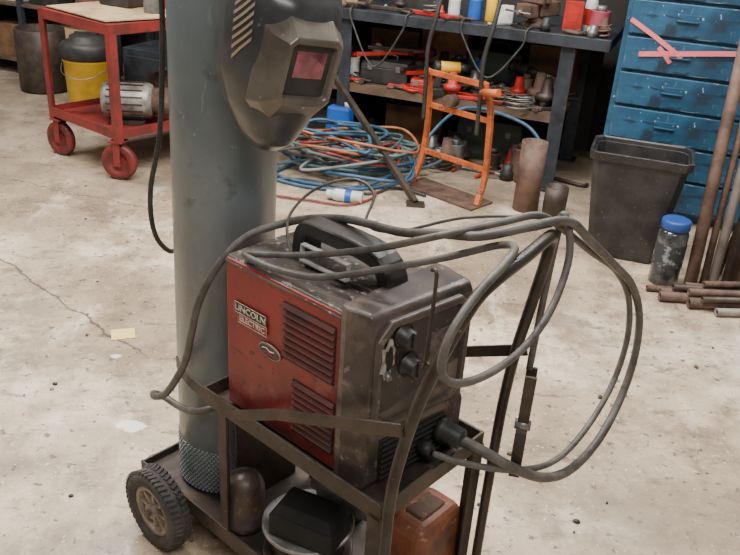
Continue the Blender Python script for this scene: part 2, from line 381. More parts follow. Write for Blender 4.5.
b=B();b.box((.0082,-.015,.0625),(.0015,.175,.098));face(part(b,"vent_recess",panel_dark,wd))
def louvers(x0,x1,z0,z1,n):
    b=B();h=(z1-z0)/n
    b.mi=1;b.box(((x0+x1)/2,-W+.0015,(z0+z1)/2),(x1-x0+.003,.003,z1-z0+.003))  # black backing paints in the shadow between the louver slats
    b.mi=0
    for i in range(n):
        z=z0+h*(i+.5)
        b.prism([(-.001,-h*.02),(.0045,-h*.20),(.0055,-h*.06),(.0,h*.46)],x0,x1,lambda a,bb,x:(x,-W-a,z+bb))
    part(b,"side_vent",[red_louver,black_matte],wd)
louvers(.178,.316,.205,.328,8);louvers(.208,.322,.045,.165,8)
cream=mat("badge_cream",(.66,.57,.47),(.40,.32,.27),scale=30,rough=.6)
badge_k=mat("badge_black",(.02,.013,.012),rough=.5);badge_r=mat("badge_red",(.30,.025,.025),rough=.5)
bx1,bz1=.080,.262;bx2,bz2=.086,.2395
b=B();b.box((bx1,-W-.0012,bz1),(.096,.0022,.023));part(b,"badge_plate",badge_k,wd)
b=B();b.box((bx2,-W-.0012,bz2),(.088,.0022,.021));part(b,"badge_plate",badge_r,wd)
for z,xx,wv,hh in((bz1,bx1,.096,.023),(bz2,bx2,.088,.021)):
    b=B()
    b.tube([(xx-wv/2,-W-.0024,z-hh/2),(xx+wv/2,-W-.0024,z-hh/2),(xx+wv/2,-W-.0024,z+hh/2),(xx-wv/2,-W-.0024,z+hh/2)],.0009,n=4,closed=True,smooth=False)
    part(b,"badge_border",cream,wd)
RX=(math.pi/2,0,0)
text("LINCOLN",.0200,cream,wd,(bx1,-W-.0028,bz1),RX,"badge_lettering",sx=1.10)
text("ELECTRIC",.0180,cream,wd,(bx2,-W-.0028,bz2),RX,"badge_lettering",sx=1.0)
b=B();b.lathe([(.032,0),(.032,.003)],32,axis=(0,-1,0))
o=part(b,"oval_badge",mat("badge_dull_silver",(.36,.32,.29),(.22,.19,.17),scale=30,rough=.5),wd);o.location=(.140,-W,.200);o.scale=(1,1,.50);o.rotation_euler=(0,.08,0)
b=B();b.lathe([(.0298,0),(.0298,.004)],32,axis=(0,-1,0))
o=part(b,"oval_badge_centre",mat("badge_dark",(.045,.030,.028),(.09,.06,.05),scale=40,rough=.5),wd);o.location=(.140,-W,.200);o.scale=(1,1,.46);o.rotation_euler=(0,.08,0)
for dz,x0,x1,mm in((.0030,.120,.156,cream),(-.0045,.126,.164,badge_r)):
    b=B();b.tube([(x0,-W-.0045,.2005+dz),((x0+x1)/2-.006,-W-.0045,.203+dz),((x0+x1)/2+.006,-W-.0045,.199+dz),(x1,-W-.0045,.2015+dz)],.0013,n=6)
    part(b,"oval_badge_swoosh",mm,wd)
b=B()
b.flat(catmull([(.096,0,HT-.01),(.098,0,HT+.036),(.110,0,HT+.060),(.140,0,HT+.067),(.255,0,HT+.066),(.306,0,HT+.056),(.328,0,HT+.028),(.334,0,HT-.005)],3),.060,.034,(0,1,0))
part(b,"carry_handle",dusty_black,wd,.008,seg=3)
b=B();b.box((.215,0,HT+.004),(.25,.090,.012));part(b,"handle_base",dust_top,wd,.003)
b=B()
b.flat([(.135,-.052,HT+.012),(.135,-.050,HT+.046),(.262,-.050,HT+.046),(.262,-.052,HT+.012),(.135,-.052,HT+.012)],.012,.003,(0,1,0))
part(b,"metal_bracket",mat("bright_metal",(.80,.80,.77),(.6,.6,.57),rough=.25,metal=.5),wd)
def knob(y,z,r=.0195):
    ko=sub("knob",wd,(XC+math.cos(FA)*.002-math.sin(FA)*y,math.sin(FA)*.002+math.cos(FA)*y,z),(0,0,FA))
    b=B();b.lathe([(r*1.28,0),(r*1.28,.003),(r,.004),(r*.94,.024),(r*.8,.027)],24,axis=(1,0,0));part(b,"knob_body",dusty_black,ko)
    b=B();b.box((.028,0,.002),(.007,.007,r*1.6));part(b,"pointer",black_pl,ko,.001)
knob(-.060,.326);knob(-.040,.258)
rnd=random.Random(3)
def hole(y,z,ry,rz,x,name,m,depth=.002,n=13):
    b=B();P=[]
    for i in range(n):
        a=2*math.pi*i/n;k=rnd.uniform(.6,1.15);P.append((y+ry*k*math.cos(a),z+rz*k*math.sin(a)))
    b.prism(P,x-depth,x+depth,lambda a,c,h:(h,a,c));return face(part(b,name,m,wd))
pale_chip=mat("pale_chipped_plastic",(.42,.38,.34),(.22,.18,.16),scale=60,rough=.7)
hole(-.104,.298,.019,.044,.0115,"broken_edge",pale_chip,.0012,17);hole(-.103,.297,.010,.027,.0128,"broken_opening",black_matte,.0016)
b=B();b.cyl((.01,-.104,.268),(.024,-.108,.260),.006);face(part(b,"switch_stub",grey_m,wd))
b=B();b.lathe([(.028,0),(.028,.012),(.022,.016),(.022,.05),(.017,.055)],20,c=(.436,.060,.072),axis=(1,.15,-.1));part(b,"cable_outlet",black_pl,wd)
b=B();b.lathe([(.016,0),(.016,.02),(.011,.03)],16,c=(.430,.005,.055),axis=(1,.1,-.1));part(b,"cable_outlet",black_pl,wd)
b=B();b.box((.0018,.046,.250),(.0012,.060,.115));face(part(b,"panel_marking",mat("faded_print",(.13,.10,.09),(.06,.045,.04),scale=60,rough=.7),wd))

# ------------------------------------------------------------ cables
def cab(name,pts,r,m,label,cat="cable",k=8):
    b=B();b.tube([CL(*p) for p in pts],r,n=10,k=k);return solo(b,name,m,label,cat)
cab("gun_cable",[(.485,.068,.560),(.53,.085,.548),(.58,.13,.510),(.61,.22,.452),(.615,.34,.412),(.615,.46,.430),(.612,.545,.505),(.61,.575,.61),(.605,.555,.72),(.60,.48,.82),(.60,.36,.905),(.60,.24,.985),(.595,.14,1.052),(.57,.05,1.058),(.51,.0,1.035),(.42,0,1.01),(.335,0,.985),(.20,.02,.96),(.10,.02,.932),(.03,0,.905),(-.01,-.07,.88),(-.035,-.13,.82),(-.055,-.165,.74),(-.075,-.175,.65),(-.10,-.178,.57),(-.16,-.185,.47),(-.21,-.185,.43),(-.25,-.165,.41),(-.24,-.143,.395),(-.18,-.140,.395),(-.11,-.143,.42),(-.07,-.10,.44),(-.06,.0,.46)],lambda t:.0120-.0034*min(1,t*4),cable_m,"thick dusty grey welding gun cable looped over the cart handle")
cab("ground_cable",[(.462,.005,.548),(.52,.05,.53),(.58,.14,.500),(.60,.27,.462),(.60,.40,.475),(.60,.50,.55),(.598,.535,.66),(.59,.51,.77),(.585,.42,.865),(.58,.29,.945),(.575,.18,1.015),(.560,.10,1.062),(.52,.04,1.052),(.43,-.04,1.015),(.32,-.05,.96),(.20,-.08,.915),(.10,-.10,.885),(.05,-.125,.878),(.08,-.132,.877),(.15,-.125,.878),(.24,-.11,.892),(.34,-.07,.93),(.45,-.02,.978),(.54,.01,1.025),(.60,-.04,1.055),(.625,-.11,1.056),(.632,-.18,1.036),(.634,-.238,.995),(.634,-.255,.945),(.632,-.225,.903),(.630,-.16,.876),(.628,-.08,.864),(.624,.00,.868),(.618,.07,.890),(.611,.12,.930),(.603,.150,.985),(.590,.155,1.035),(.575,.155,1.055),(.566,.165,1.02),(.560,.170,.93),(.556,.172,.82),(.556,.168,.72)],.0068,cable_m,"dusty grey ground cable looped in coils on the cart handle")
cab("thin_wire",[(.10,-.05,.875),(.06,-.02,.93),(.08,.03,.985),(.15,.07,1.02),(.20,.08,1.00),(.22,.04,.955),(.30,.03,.965),(.44,.04,1.035),(.54,.08,1.06)],.003,cable_m,"thin grey wire curling above the welding machine")
gc=thing("ground_clamp","dark spring ground clamp hanging from the cable at the handle","clamp",CL(.566,.162,.490),CA+.5)
for k in(-1,1):
    b=B();b.flat(catmull([(0,-k*.008,-.02),(.0,-k*.018,.03),(.0,-k*.016,.075),(0,k*.006,.12),(0,k*.014,.18),(0,k*.019,.23)],3),.022,.007,(1,0,0));part(b,"jaw",dark_steel,gc,.001)
b=B();b.cyl((-.016,0,.105),(.016,0,.105),.011);part(b,"spring",grey_m,gc)

# ------------------------------------------------------------ helmet
hm=thing("welding_helmet","dark grey welding helmet with brown lens frame hung on the cylinder","helmet",(-.206,1.508,1.282),(math.radians(-8),math.radians(11),math.radians(-54)))
hm.scale=(.95,.92,.95)
LV=[(-.192,.078,.030,.03),(-.168,.106,.052,.01),(-.12,.122,.078,-.02),(-.06,.130,.097,-.045),(0,.128,.106,-.05),(.05,.123,.111,-.055),(.10,.108,.110,-.06),(.14,.075,.098,-.06),(.168,.02,.073,-.055),(.182,-.03,.035,-.045)]
def sh(vz,t,off=0):
    vz=max(0,min(len(LV)-1.0001,vz));i=int(vz);f=vz-i
    z,xf,hw,xb=[LV[i][k]*(1-f)+LV[i+1][k]*f for k in range(4)]
    cs,sn=math.cos(t),math.sin(t)
    return Vector((xb+(xf+off-xb)*abs(cs)**.62,(hw+off)*math.copysign(abs(sn)**.8,sn),z))
b=B();rr=[]
for i in range(37): rr.append([sh(i*9/36,math.radians(-90+180*j/32)) for j in range(33)])
b.rings(rr,False,False,True)
o=part(b,"shell",shell_m,hm);sm=o.modifiers.new("solid",'SOLIDIFY');sm.thickness=.004;sm.offset=0
b=B()
def rect(x,y,z0,z1,c=.014,dy=0): return [Vector((x,-y+c+dy,z0)),Vector((x,y-c+dy,z0)),Vector((x,y+dy,z0+c)),Vector((x,y+dy,z1-c)),Vector((x,y-c+dy,z1)),Vector((x,-y+c+dy,z1)),Vector((x,-y+dy,z1-c)),Vector((x,-y+dy,z0+c))]
b.rings([rect(.080,.088,-.125,.100,.038),rect(.112,.078,-.110,.084,.033),rect(.146,.058,-.068,.058,.012),rect(.146,.050,-.056,.047,.006),rect(.132,.046,-.052,.043,.006)],True,True,False)
part(b,"lens_frame",bronze,hm,.003)
b=B();b.box((.1335,0,-.004),(.003,.090,.094));part(b,"lens_surround",black_pl,hm)
b=B();b.box((.1355,0,.008),(.002,.066,.050));part(b,"lens",lens_m,hm,label="dark reddish glass lens")
for k in range(12):
    v0=3.5+k*.30;b=B();N_=8
    lo_=[sh(v0+.95*j/N_,math.radians(-76+ (20)*j/N_),.0045) for j in range(N_+1)]
    hi_=[sh(v0+.13+.95*j/N_,math.radians(-76+ (20)*j/N_),.0045) for j in range(N_+1)]
    b.rings([lo_,hi_],False,False);part(b,"stripe_decal",decal_m,hm)
b=B();b.tube([(-.05,-.10,.03),(-.10,-.08,.05),(-.12,0,.06),(-.10,.08,.05),(-.05,.10,.03)],.007,n=8)
part(b,"headband",black_pl,hm)

# ------------------------------------------------------------ lower shelf things
ZB=.130
b=B();b.lathe([(.054,.0),(.054,.018),(.050,.02),(.050,.090),(.048,.110),(.038,.136),(.020,.150),(.0,.153)],28)
solo(b,"cylinder_cap",cap_mat,"domed rusty steel cylinder cap on the cart's lower shelf","cylinder cap",CL(.005,-.094,ZB))
sp=thing("wire_spool","large dark metal welding wire spool lying on the cart's lower shelf","wire spool",CL(.175,-.045,ZB),CA)
for z in(.0,.075):
    b=B();b.lathe([(.03,z),(.104,z),(.108,z+.002),(.108,z+.008),(.104,z+.010),(.098,z+.006),(.03,z+.006)],44);part(b,"flange",grey_dusty if z>0 else cap_mat,sp)
b=B();b.lathe([(.088,.006),(.090,.03),(.088,.075)],32);part(b,"wound_wire",dark_steel,sp)
bb=thing("black_box","matte black case with angled lid resting on a wire spool","case",CL(.205,-.070,ZB+.084),CA+.30)
b=B();b.box((0,0,.030),(.160,.100,.060));part(b,"case_body",black_matte,bb,.004)
b=B();b.box((0,0,.072),(.155,.095,.024),top=(.80,.7));part(b,"case_lid",black_matte,bb,.003)
b=B();b.lathe([(.038,0),(.040,.004),(.040,.079),(.036,.083)],24)
solo(b,"tin",grey_dusty,"small dusty metal tin on the cart's lower shelf","tin",CL(.165,.110,ZB))
gr=thing("angle_grinder","dusty aluminium angle grinder lying across a tin and spool","angle grinder",CL(.245,.050,ZB+.122),CA+math.radians(8))
b=B();b.lathe([(.020,-.13),(.022,-.11),(.033,-.10),(.035,-.06),(.030,.04),(.028,.05)],20,axis=(1,0,0));part(b,"grinder_body",grey_dusty,gr)
b=B();b.box((.075,0,0),(.06,.062,.055));part(b,"gear_head",grey_dusty,gr,.010)
b=B();b.cyl((.08,0,-.032),(.08,0,-.025),.040);part(b,"disc_guard",grey_dusty,gr)
ob=thing("rusty_block","worn orange-brown metal case standing on the cart's lower shelf","metal case",CL(.405,.090,ZB),CA)
b=B();b.box((0,0,.095),(.120,.170,.190),top=(.92,.92));part(b,"case_body",rustorange,ob,.028,seg=4)
b=B();b.box((0,0,.191),(.05,.08,.012));part(b,"case_top",rust,ob,.004)

# ------------------------------------------------------------ floor bits
b=B();b.box((0,0,.002),(.085,.075,.0025));solo(b,"paper_note",note_m,"small square pale yellow paper note lying on the concrete","paper note",(-.90,2.55,0),.35)
rnd=random.Random(11)
for i in range(46):
    x,y=(rnd.uniform(-1.7,1.5),rnd.uniform(1.5,4.1))
    if i<6: x,y=[(.47,2.0),(.83,2.35),(-.55,2.55),(.62,1.72),(-1.2,3.2),(1.25,2.6)][i]
    if abs(x)<.35 and y<2.2: continue
    s=rnd.uniform(.004,.009) if i>=6 else .011
    b=B();b.ball((0,0,s*.4),s,(1,.7,.45),8)
    solo(b,"debris_chip",[rust,dark_steel,grey_m,dark_steel,white_m][i%5],"small chip of debris lying on the concrete floor","debris",(x,y,0),i,group="debris chips on the floor")

# ------------------------------------------------------------ red utility cart
A2=math.atan2(-.40,.52)
rc=thing("utility_cart","worn red steel shop cart on red casters with lower shelf","utility cart",(-1.93,4.56,0),A2)
LX,LY,TZ=.655,.90,.83
def tray(z,dz):
    b=B();b.box((LX/2,LY/2,z),(LX,LY,.008))
    for x in(0,LX): b.box((x,LY/2,z+dz),(.006,LY,.052))
    for y in(0,LY): b.box((LX/2,y,z+dz),(LX,.006,.052))
    return b
part(tray(TZ-.004,-.016),"top_shelf",cart_red,rc)
part(tray(.25,.012),"lower_shelf",cart_red,rc)
for x in(.0,LX):
    for y in(0,LY):
        sx=1 if x==0 else -1;sy=1 if y==0 else -1
        b=B();b.angle(x-sx*.004,y-sy*.004,sx,sy,.042,.22,.83,.006);part(b,"leg",cart_red,rc)
        cw=sub("caster",rc,(x+sx*.04,y+sy*.03,0),(0,0,.5 if x else .2))
        b=B();b.lathe([(.025,-.014),(.055,-.012),(.06,-.022),(.092,-.022),(.10,-.015),(.10,.015),(.092,.022),(.06,.022),(.055,.012),(.025,.014)],32,c=(0,0,.10),axis=(0,1,0));part(b,"caster_wheel",wheel_red,cw)
        b=B()
        for k in(-1,1): b.flat([(0,k*.030,.08),(.0,k*.030,.16),(0,k*.028,.216)],.04,.004,(1,0,0))
        b.box((0,0,.217),(.08,.08,.008));b.cyl((0,-.034,.10),(0,.034,.10),.012);part(b,"caster_fork",cart_red,cw)
b=B();b.prism([(0,0),(.58,-.02),(.62,.3),(.60,.8),(.05,.85),(-.03,.4)],0,.006,lambda x,y,z:(x,y,z))
solo(b,"cardboard_sheet",tan_m,"tan cardboard sheet laid over the top of the red cart","cardboard",(-1.90,4.60,TZ+.008),A2)
def RC(x,y,z): return (-1.93+math.cos(A2)*x-math.sin(A2)*y,4.56+math.sin(A2)*x+math.cos(A2)*y,z)
mo=thing("electric_motor","greasy grey electric motor lying on the red cart's lower shelf","motor",RC(.46,.24,.255),A2+.75)
b=B();b.lathe([(.055,-.16),(.09,-.15),(.10,-.13),(.10,.10),(.09,.12),(.05,.13)],28,c=(0,0,.125),axis=(1,0,0));part(b,"motor_body",grey_dusty,mo)
b=B()
for i in range(16):
    a=math.pi*2*i/16;b.box((-.02,math.cos(a)*.099,.125+math.sin(a)*.099),(.2,.006,.014),(a-math.pi/2,0,0))
part(b,"cooling_fins",dark_steel,mo)["kind"]="stuff"
b=B();b.lathe([(.045,.12),(.075,.125),(.078,.22),(.05,.235),(.015,.24),(.014,.30)],24,c=(0,0,.125),axis=(1,0,0));part(b,"end_bell",rust,mo)
b=B();b.box((-.02,0,.012),(.20,.16,.022));part(b,"mounting_foot",dark_steel,mo)
b=B();b.lathe([(.12,0),(.14,.02),(.14,.16),(.11,.18),(.03,.19)],24)
solo(b,"brake_drum",rust,"round rusty metal drum on the lower shelf of the red cart","drum",RC(.26,.68,.255))
bk=thing("bucket","yellow plastic pail with bulky black top standing behind red cart","bucket",(-2.08,5.66,0))
b=B();b.lathe([(.150,0),(.155,.01),(.170,.33),(.176,.335),(.176,.35),(.170,.355)],32);part(b,"pail",yellow_m,bk)
b=B();b.lathe([(.181,.35),(.186,.38),(.186,.43),(.165,.46),(.12,.47),(.115,.50),(.05,.505)],32);b.box((0,0,.51),(.16,.03,.025));part(b,"lid",black_pl,bk)
b=B();b.tube([(-.182,0,.33),(-.13,-.17,.27),(0,-.22,.24),(.13,-.17,.27),(.182,0,.33)],.003,n=6);part(b,"bail_handle",grey_m,bk)

# ------------------------------------------------------------ workbench
wb=thing("workbench","long dark steel workbench with mid shelf full of tools","workbench",BL(0,0,0),BA)
BZ=.90
b=B();b.box((-1.1,.36,BZ-.014),(2.6,.78,.022));b.box((-1.1,-.03,BZ-.035),(2.6,.008,.06));b.box((-1.1,.75,BZ-.035),(2.6,.008,.06));b.box((.2,.36,BZ-.035),(.008,.78,.06))
part(b,"bench_top",bench_steel,wb,.002)
b=B();b.box((-1.15,.38,.44),(2.3,.72,.02));b.box((-1.15,.02,.425),(2.3,.01,.05));part(b,"mid_shelf",wood,wb)
for x in(-.02,-1.35,-2.3):
    for y in(0.01,.70):
        b=B();b.angle(x-.0375,y-.004,1,1,.08,.01,.87,.008);b.box((x,y+.03,.006),(.13,.12,.012));part(b,"bench_leg",bench_steel,wb)
b=B();b.box((-1.1,.77,.45),(2.4,.01,.80));part(b,"back_panel",wall_m,wb)

def bottle(loc,r,h,m,capm,label,name="bottle",rot=0,labm=None,cat="bottle",group=None):
    t=thing(name,label,cat,loc,rot,group)
    b=B();b.lathe([(r*.9,0),(r,.006),(r,h*.66),(r*.85,h*.76),(r*.36,h*.86),(r*.34,h*.9)],24);part(b,"bottle_body",m,t)
    b=B();b.lathe([(r*.42,h*.89),(r*.42,h*.99),(r*.36,h)],20);part(b,"cap",capm,t)
    if labm: b=B();b.lathe([(r*1.01,h*.15),(r*1.01,h*.55)],24,cap=False);part(b,"paper_label",labm,t)
    return t
def can(loc,r,h,m,label,name="can",lid=None,rot=0,cat="can",group=None):
    t=thing(name,label,cat,loc,rot,group)
    b=B();b.lathe([(r,0),(r*1.02,.004),(r*.985,.01),(r*.985,h-.01),(r*1.02,h-.004),(r,h),(r*.9,h-.004)],24);part(b,"can_body",m,t)
    b=B();b.lathe([(r*.55,h-.005),(r*.5,h+.02),(r*.4,h+.025)],16);part(b,"can_lid",lid or m,t);return t
def case(loc,rot,s,m,label,name="toolbox",cat="toolbox",hm_=None):
    t=thing(name,label,cat,loc,rot)
    b=B();b.box((0,0,s[2]*.34),(s[0],s[1],s[2]*.66));part(b,"case_body",m,t,.005)
    b=B();b.box((0,0,s[2]*.80),(s[0]*1.01,s[1]*1.01,s[2]*.26),top=(.96,.9));part(b,"case_lid",m,t,.005)
    b=B();b.tube([(-s[0]*.18,0,s[2]*.92),(-s[0]*.16,0,s[2]*1.1),(s[0]*.16,0,s[2]*1.1),(s[0]*.18,0,s[2]*.92)],.008,n=8,k=4);part(b,"case_handle",hm_ or black_pl,t)
    for k in(-1,1): b=B();b.box((k*s[0]*.3,-s[1]*.515,s[2]*.68),(.03,.008,.035));part(b,"latch",grey_m,t)
    return t
def carton(loc,rot,s,m,label,name="carton",cat="box",group=None):
    b=B();b.box((0,0,s[2]/2),s);b.box((0,-s[1]*.503,s[2]*.5),(s[0]*.45,.002,s[2]*.35));b.box((0,0,s[2]),(s[0]*.12,s[1]*.98,.003))
    return solo(b,name,m,label,cat,loc,rot,.003,group)
def wrench(loc,rot,l,m,label,hm_=None,tilt=0.0):
    t=thing("pipe_wrench",label,"wrench",loc,(0,tilt,rot))
    b=B();b.prism([(-l*.5,-.014),(l*.2,-.011),(l*.3,-.02),(l*.34,-.03),(l*.5,-.03),(l*.5,-.012),(l*.40,-.008),(l*.36,.006),(l*.28,.014),(-l*.5,.014)],0,.022,lambda x,y,z:(x,y,z));part(b,"wrench_handle",m,t,.003)
    b=B();b.prism([(l*.26,.012),(l*.40,.012),(l*.42,.0),(l*.52,.0),(l*.52,.03),(l*.44,.045),(l*.26,.03)],.002,.02,lambda x,y,z:(x,y,z));part(b,"wrench_jaw",hm_ or grey_m,t,.002)
    return t
SH=.451;TP=.898
for i,(x,s,m,n,lb) in enumerate([(-.17,(.28,.24,.30),brown_box,"carton","brown cardboard carton at the back of the bench shelf"),
    (-.86,(.30,.26,.33),brown_box,"carton","tall brown carton at the back of the bench shelf"),
    (-1.20,(.32,.26,.28),brown_box,"carton","square brown carton at the back of the bench shelf"),
    (-1.90,(.36,.26,.30),brown_box,"carton","brown carton at the end of the bench shelf")]):
    carton(BL(x,.58,SH),BA+.04*i,s,m,lb,n)
case(BL(-.52,.56,SH),BA,(.34,.24,.24),green_c,"dark green metal toolbox on the bench shelf")
case(BL(-1.13,.20,SH),BA+.1,(.30,.20,.15),black_pl,"black plastic toolbox on the bench shelf")
case(BL(-1.52,.34,SH),BA-.1,(.30,.24,.20),black_pl,"black plastic tool case at the end of the bench shelf")
case(BL(-.86,.12,SH),BA+.25,(.16,.11,.075),red_pl,"small red plastic tool case at the shelf edge")
wrench(BL(-1.14,.17,SH+.168),BA+.8,.40,red_pl,"red-handled pipe wrench lying on a toolbox")
wrench(BL(-1.10,.22,SH+.192),BA+.3,.34,dark_steel,"dark pipe wrench lying across another wrench")
for i,(x,y,z,a,l,m) in enumerate([(-.50,.05,0,.1,.30,red_pl),(-.43,.24,0,-.2,.34,grey_m),(-.12,.08,0,.3,.26,dark_steel),(-.93,.05,.0,-.1,.28,red_pl),(-.84,.22,.08,.7,.36,red_pl),(-.94,.24,.10,1.2,.34,dark_steel),(-.36,.10,.03,.9,.3,red_pl),(-.24,.06,.0,-.25,.24,rust),(-.48,.16,.03,2.2,.32,dark_steel)]):
    nm={red_pl:"red",grey_m:"grey steel",dark_steel:"dark steel",rust:"rusty"}[m]
    wrench(BL(x,y,SH+.002+z),BA+a,l,m,nm+" pipe wrench in the heap on the bench shelf")
def hammer(loc,rot,m,label):
    t=thing("hammer",label,"hammer",loc,rot)
    b=B();b.tube([(-.15,0,.016),(.0,0,.014),(.12,0,.02)],.011,n=8,k=4);part(b,"shaft",m,t)
    b=B();b.lathe([(.016,-.05),(.018,-.03),(.012,-.015),(.014,.015),(.010,.04),(.004,.065)],12,c=(.125,0,.021),axis=(0,1,0));part(b,"head",dark_steel,t);return t
hammer(BL(-.60,.28,SH+.03),BA+.9,tan_m,"hammer with wooden shaft on the bench shelf")
hammer(BL(-1.36,.05,SH),BA+.1,red_pl,"red-shafted hammer at the bench shelf edge")
hammer(BL(-.20,.18,SH+.02),BA-.6,rust,"old hammer on the bench shelf")
def drill(loc,rot,m,label):
    t=thing("cordless_drill",label,"drill",loc,rot)
    b=B();b.cyl((-.08,0,.17),(.07,0,.17),.036,.032);part(b,"motor_housing",m,t,.003)
    b=B();b.lathe([(.026,.07),(.026,.10),(.016,.135),(.004,.136),(.004,.17)],16,c=(0,0,.17),axis=(1,0,0));part(b,"chuck",black_pl,t)
    b=B();b.flat([(-.045,0,.15),(-.055,0,.09),(-.06,0,.05)],.036,.036,(0,1,0));part(b,"grip",black_pl,t,.005)
    b=B();b.lathe([(.037,-.085),(.038,-.06),(.037,-.05)],20,c=(0,0,.17),axis=(1,0,0));part(b,"rear_band",black_pl,t)
    b=B();b.box((-.05,0,.026),(.12,.075,.05));part(b,"battery",black_pl,t,.006);return t
drill(BL(-.70,.06,SH),BA+.5,yellow_m,"yellow and black cordless drill on the bench shelf")
drill(BL(-.98,.38,SH),BA+.9,red_pl,"red and black cordless drill on the bench shelf")
drill(BL(-.32,.34,SH),BA-.6,black_pl,"black cordless drill on the bench shelf")
can(BL(-.27,.28,SH),.045,.13,rust,"rusty steel can on the bench shelf")
can(BL(-.14,.26,SH),.05,.15,grey_m,"grey metal can on the bench shelf")
can(BL(-1.34,.14,SH),.04,.14,white_m,"white aerosol can standing on the bench shelf",lid=red_pl)
bottle(BL(-1.28,.40,SH),.04,.22,white_m,red_pl,"white plastic bottle with red cap on the bench shelf")
can(BL(-.72,.34,SH),.05,.17,dark_steel,"dark steel can on the bench shelf")
bottle(BL(-.60,.42,SH),.035,.2,blue_pl,black_pl,"blue plastic bottle on the bench shelf")
def loose(n,seed,x0,x1,y0,y1,z,where,smin=.8,smax=1.7):
    rnd=random.Random(seed)
    for i in range(n):
        x=rnd.uniform(x0,x1);y=rnd.uniform(y0,y1);s=rnd.uniform(smin,smax);k=i%6
        m=[grey_m,rust,dark_steel,black_pl,red_pl,grey_dusty,rust_pipe,dark_steel,rust][(i*5)%9];b=B()
        if k==0: b.lathe([(.012*s,0),(.03*s,0),(.03*s,.035*s),(.02*s,.045*s),(.02*s,.07*s),(.012*s,.07*s),(.012*s,0)],14,cap=False);nm,lb,ct_="pipe_fitting","metal pipe fitting among loose parts on the ","pipe fitting"
        elif k==1: b.lathe([(.008*s,0),(.008*s,.12*s),(.017*s,.121*s),(.017*s,.135*s),(.010*s,.137*s)],8,c=(-.06*s,0,.018*s),axis=(1,0,0));nm,lb,ct_="bolt","long hex bolt lying on the ","bolt"
        elif k==2: b.tube([(.03*s,-.05*s,.012),(-.04*s,-.05*s,.012),(-.05*s,0,.012),(-.04*s,.05*s,.012),(.03*s,.05*s,.012)],.010,n=8,k=4);nm,lb,ct_="clamp","small metal clamp lying on the ","clamp"
        elif k==3: b.tube([(0.045*s*math.cos(a),.045*s*math.sin(a),.012+.004*a) for a in [q*.7 for q in range(22)]],.005,n=6,k=3);nm,lb,ct_="wire_coil","small coil of wire on the ","wire coil"
        elif k==4: b.flat([(-.10*s,0,.006),(.08*s,0,.006),(.11*s,.015,.006)],.018*s,.008,(0,1,0));b.lathe([(.014*s,0),(.014*s,.014)],12,c=(-.10*s,0,0));nm,lb,ct_="spanner","metal spanner lying on the ","spanner"
        else: b.lathe([(.022*s,0),(.022*s,.03*s),(.034*s,.034*s),(.034*s,.05*s),(.02*s,.055*s),(.014*s,.10*s),(.010*s,.10*s)],14);nm,lb,ct_="machine_part","turned machine part standing on the ","machine part"
        solo(b,nm,m,lb+where,ct_,BL(x,y,z),i*1.3,group="loose parts on the "+where)
loose(70,5,-1.5,-.05,.03,.44,SH+.001,"bench shelf",1.0,2.0)
loose(24,15,-1.4,.15,-.01,.12,TP+.001,"bench top",.6,1.0)
loose(26,25,-1.3,-.05,.02,.34,.001,"floor under the bench",1.0,2.1)
vs=thing("bench_vise","dark cast iron bench vise bolted on the workbench","vise",BL(-.24,.14,TP),BA-.5)
b=B();b.lathe([(.08,0),(.08,.02),(.05,.03),(.045,.06)],20);b.box((0,.05,.10),(.11,.16,.08));b.box((0,.0,.155),(.15,.035,.05));part(b,"vise_body",rust,vs,.006)
b=B();b.box((0,-.09,.09),(.10,.08,.07));b.box((0,-.055,.155),(.15,.03,.05));part(b,"sliding_jaw",rust,vs,.006)
b=B();b.cyl((0,-.13,.085),(0,-.17,.085),.012);b.cyl((-.09,-.165,.085),(.09,-.165,.085),.006);part(b,"screw_handle",grey_m,vs)
carton(BL(-.04,.12,TP),BA+.2,(.10,.07,.16),red_pl,"red product box standing on the workbench","product_box")
bottle(BL(.04,.22,TP),.035,.22,white_m,red_pl,"white plastic bottle on the workbench",labm=red_pl)
can(BL(.11,.10,TP),.055,.13,pinkliq,"jar of pink-red liquid on the workbench",name="jar",lid=grey_m,cat="jar")
bottle(BL(-.50,.12,TP),.032,.2,yellow_m,black_pl,"yellow plastic bottle on the workbench")
carton(BL(-.41,.10,TP),BA+.3,(.08,.05,.10),white_m,"small white product box on the workbench","product_box")
can(BL(-.60,.14,TP),.04,.11,blue_pl,"blue metal can on the workbench",lid=white_m)
can(BL(-.72,.12,TP),.035,.10,white_m,"white metal can on the workbench",lid=white_m)
case(BL(-.96,.26,TP),BA,(.30,.2,.15),black_pl,"black plastic toolbox on top of the workbench")
wrench(BL(-1.2,.06,TP+.001),BA+.1,.4,dark_steel,"dark steel pipe wrench on top of the workbench")
wrench(BL(-.80,.05,TP+.001),BA-.1,.3,red_pl,"red pipe wrench on top of the workbench edge")
carton(BL(-1.5,.3,TP),BA,(.3,.25,.2),tan_m,"tan cardboard box on top of the workbench")
case(BL(-.48,.50,0),BA,(.42,.26,.28),mat("dull_green",(.06,.075,.06),rough=.6),"dull green machine case on the floor under the bench",name="machine_case",cat="case")
carton(BL(-1.00,.50,0),BA+.1,(.38,.28,.28),brown_box,"brown carton on the floor under the bench")
can(BL(-.20,.14,0),.075,.20,rust,"rusty tin on the floor under the bench",name="tin_can")
can(BL(-.38,.14,0),.05,.14,dark_steel,"dark metal tin on the floor under the bench",name="tin_can")
can(BL(-.62,.12,0),.06,.16,grey_m,"grey metal tin on the floor under the bench",name="tin_can")
case(BL(-1.6,.40,0),BA,(.45,.3,.3),black_pl,"large black toolbox on the floor under the bench")
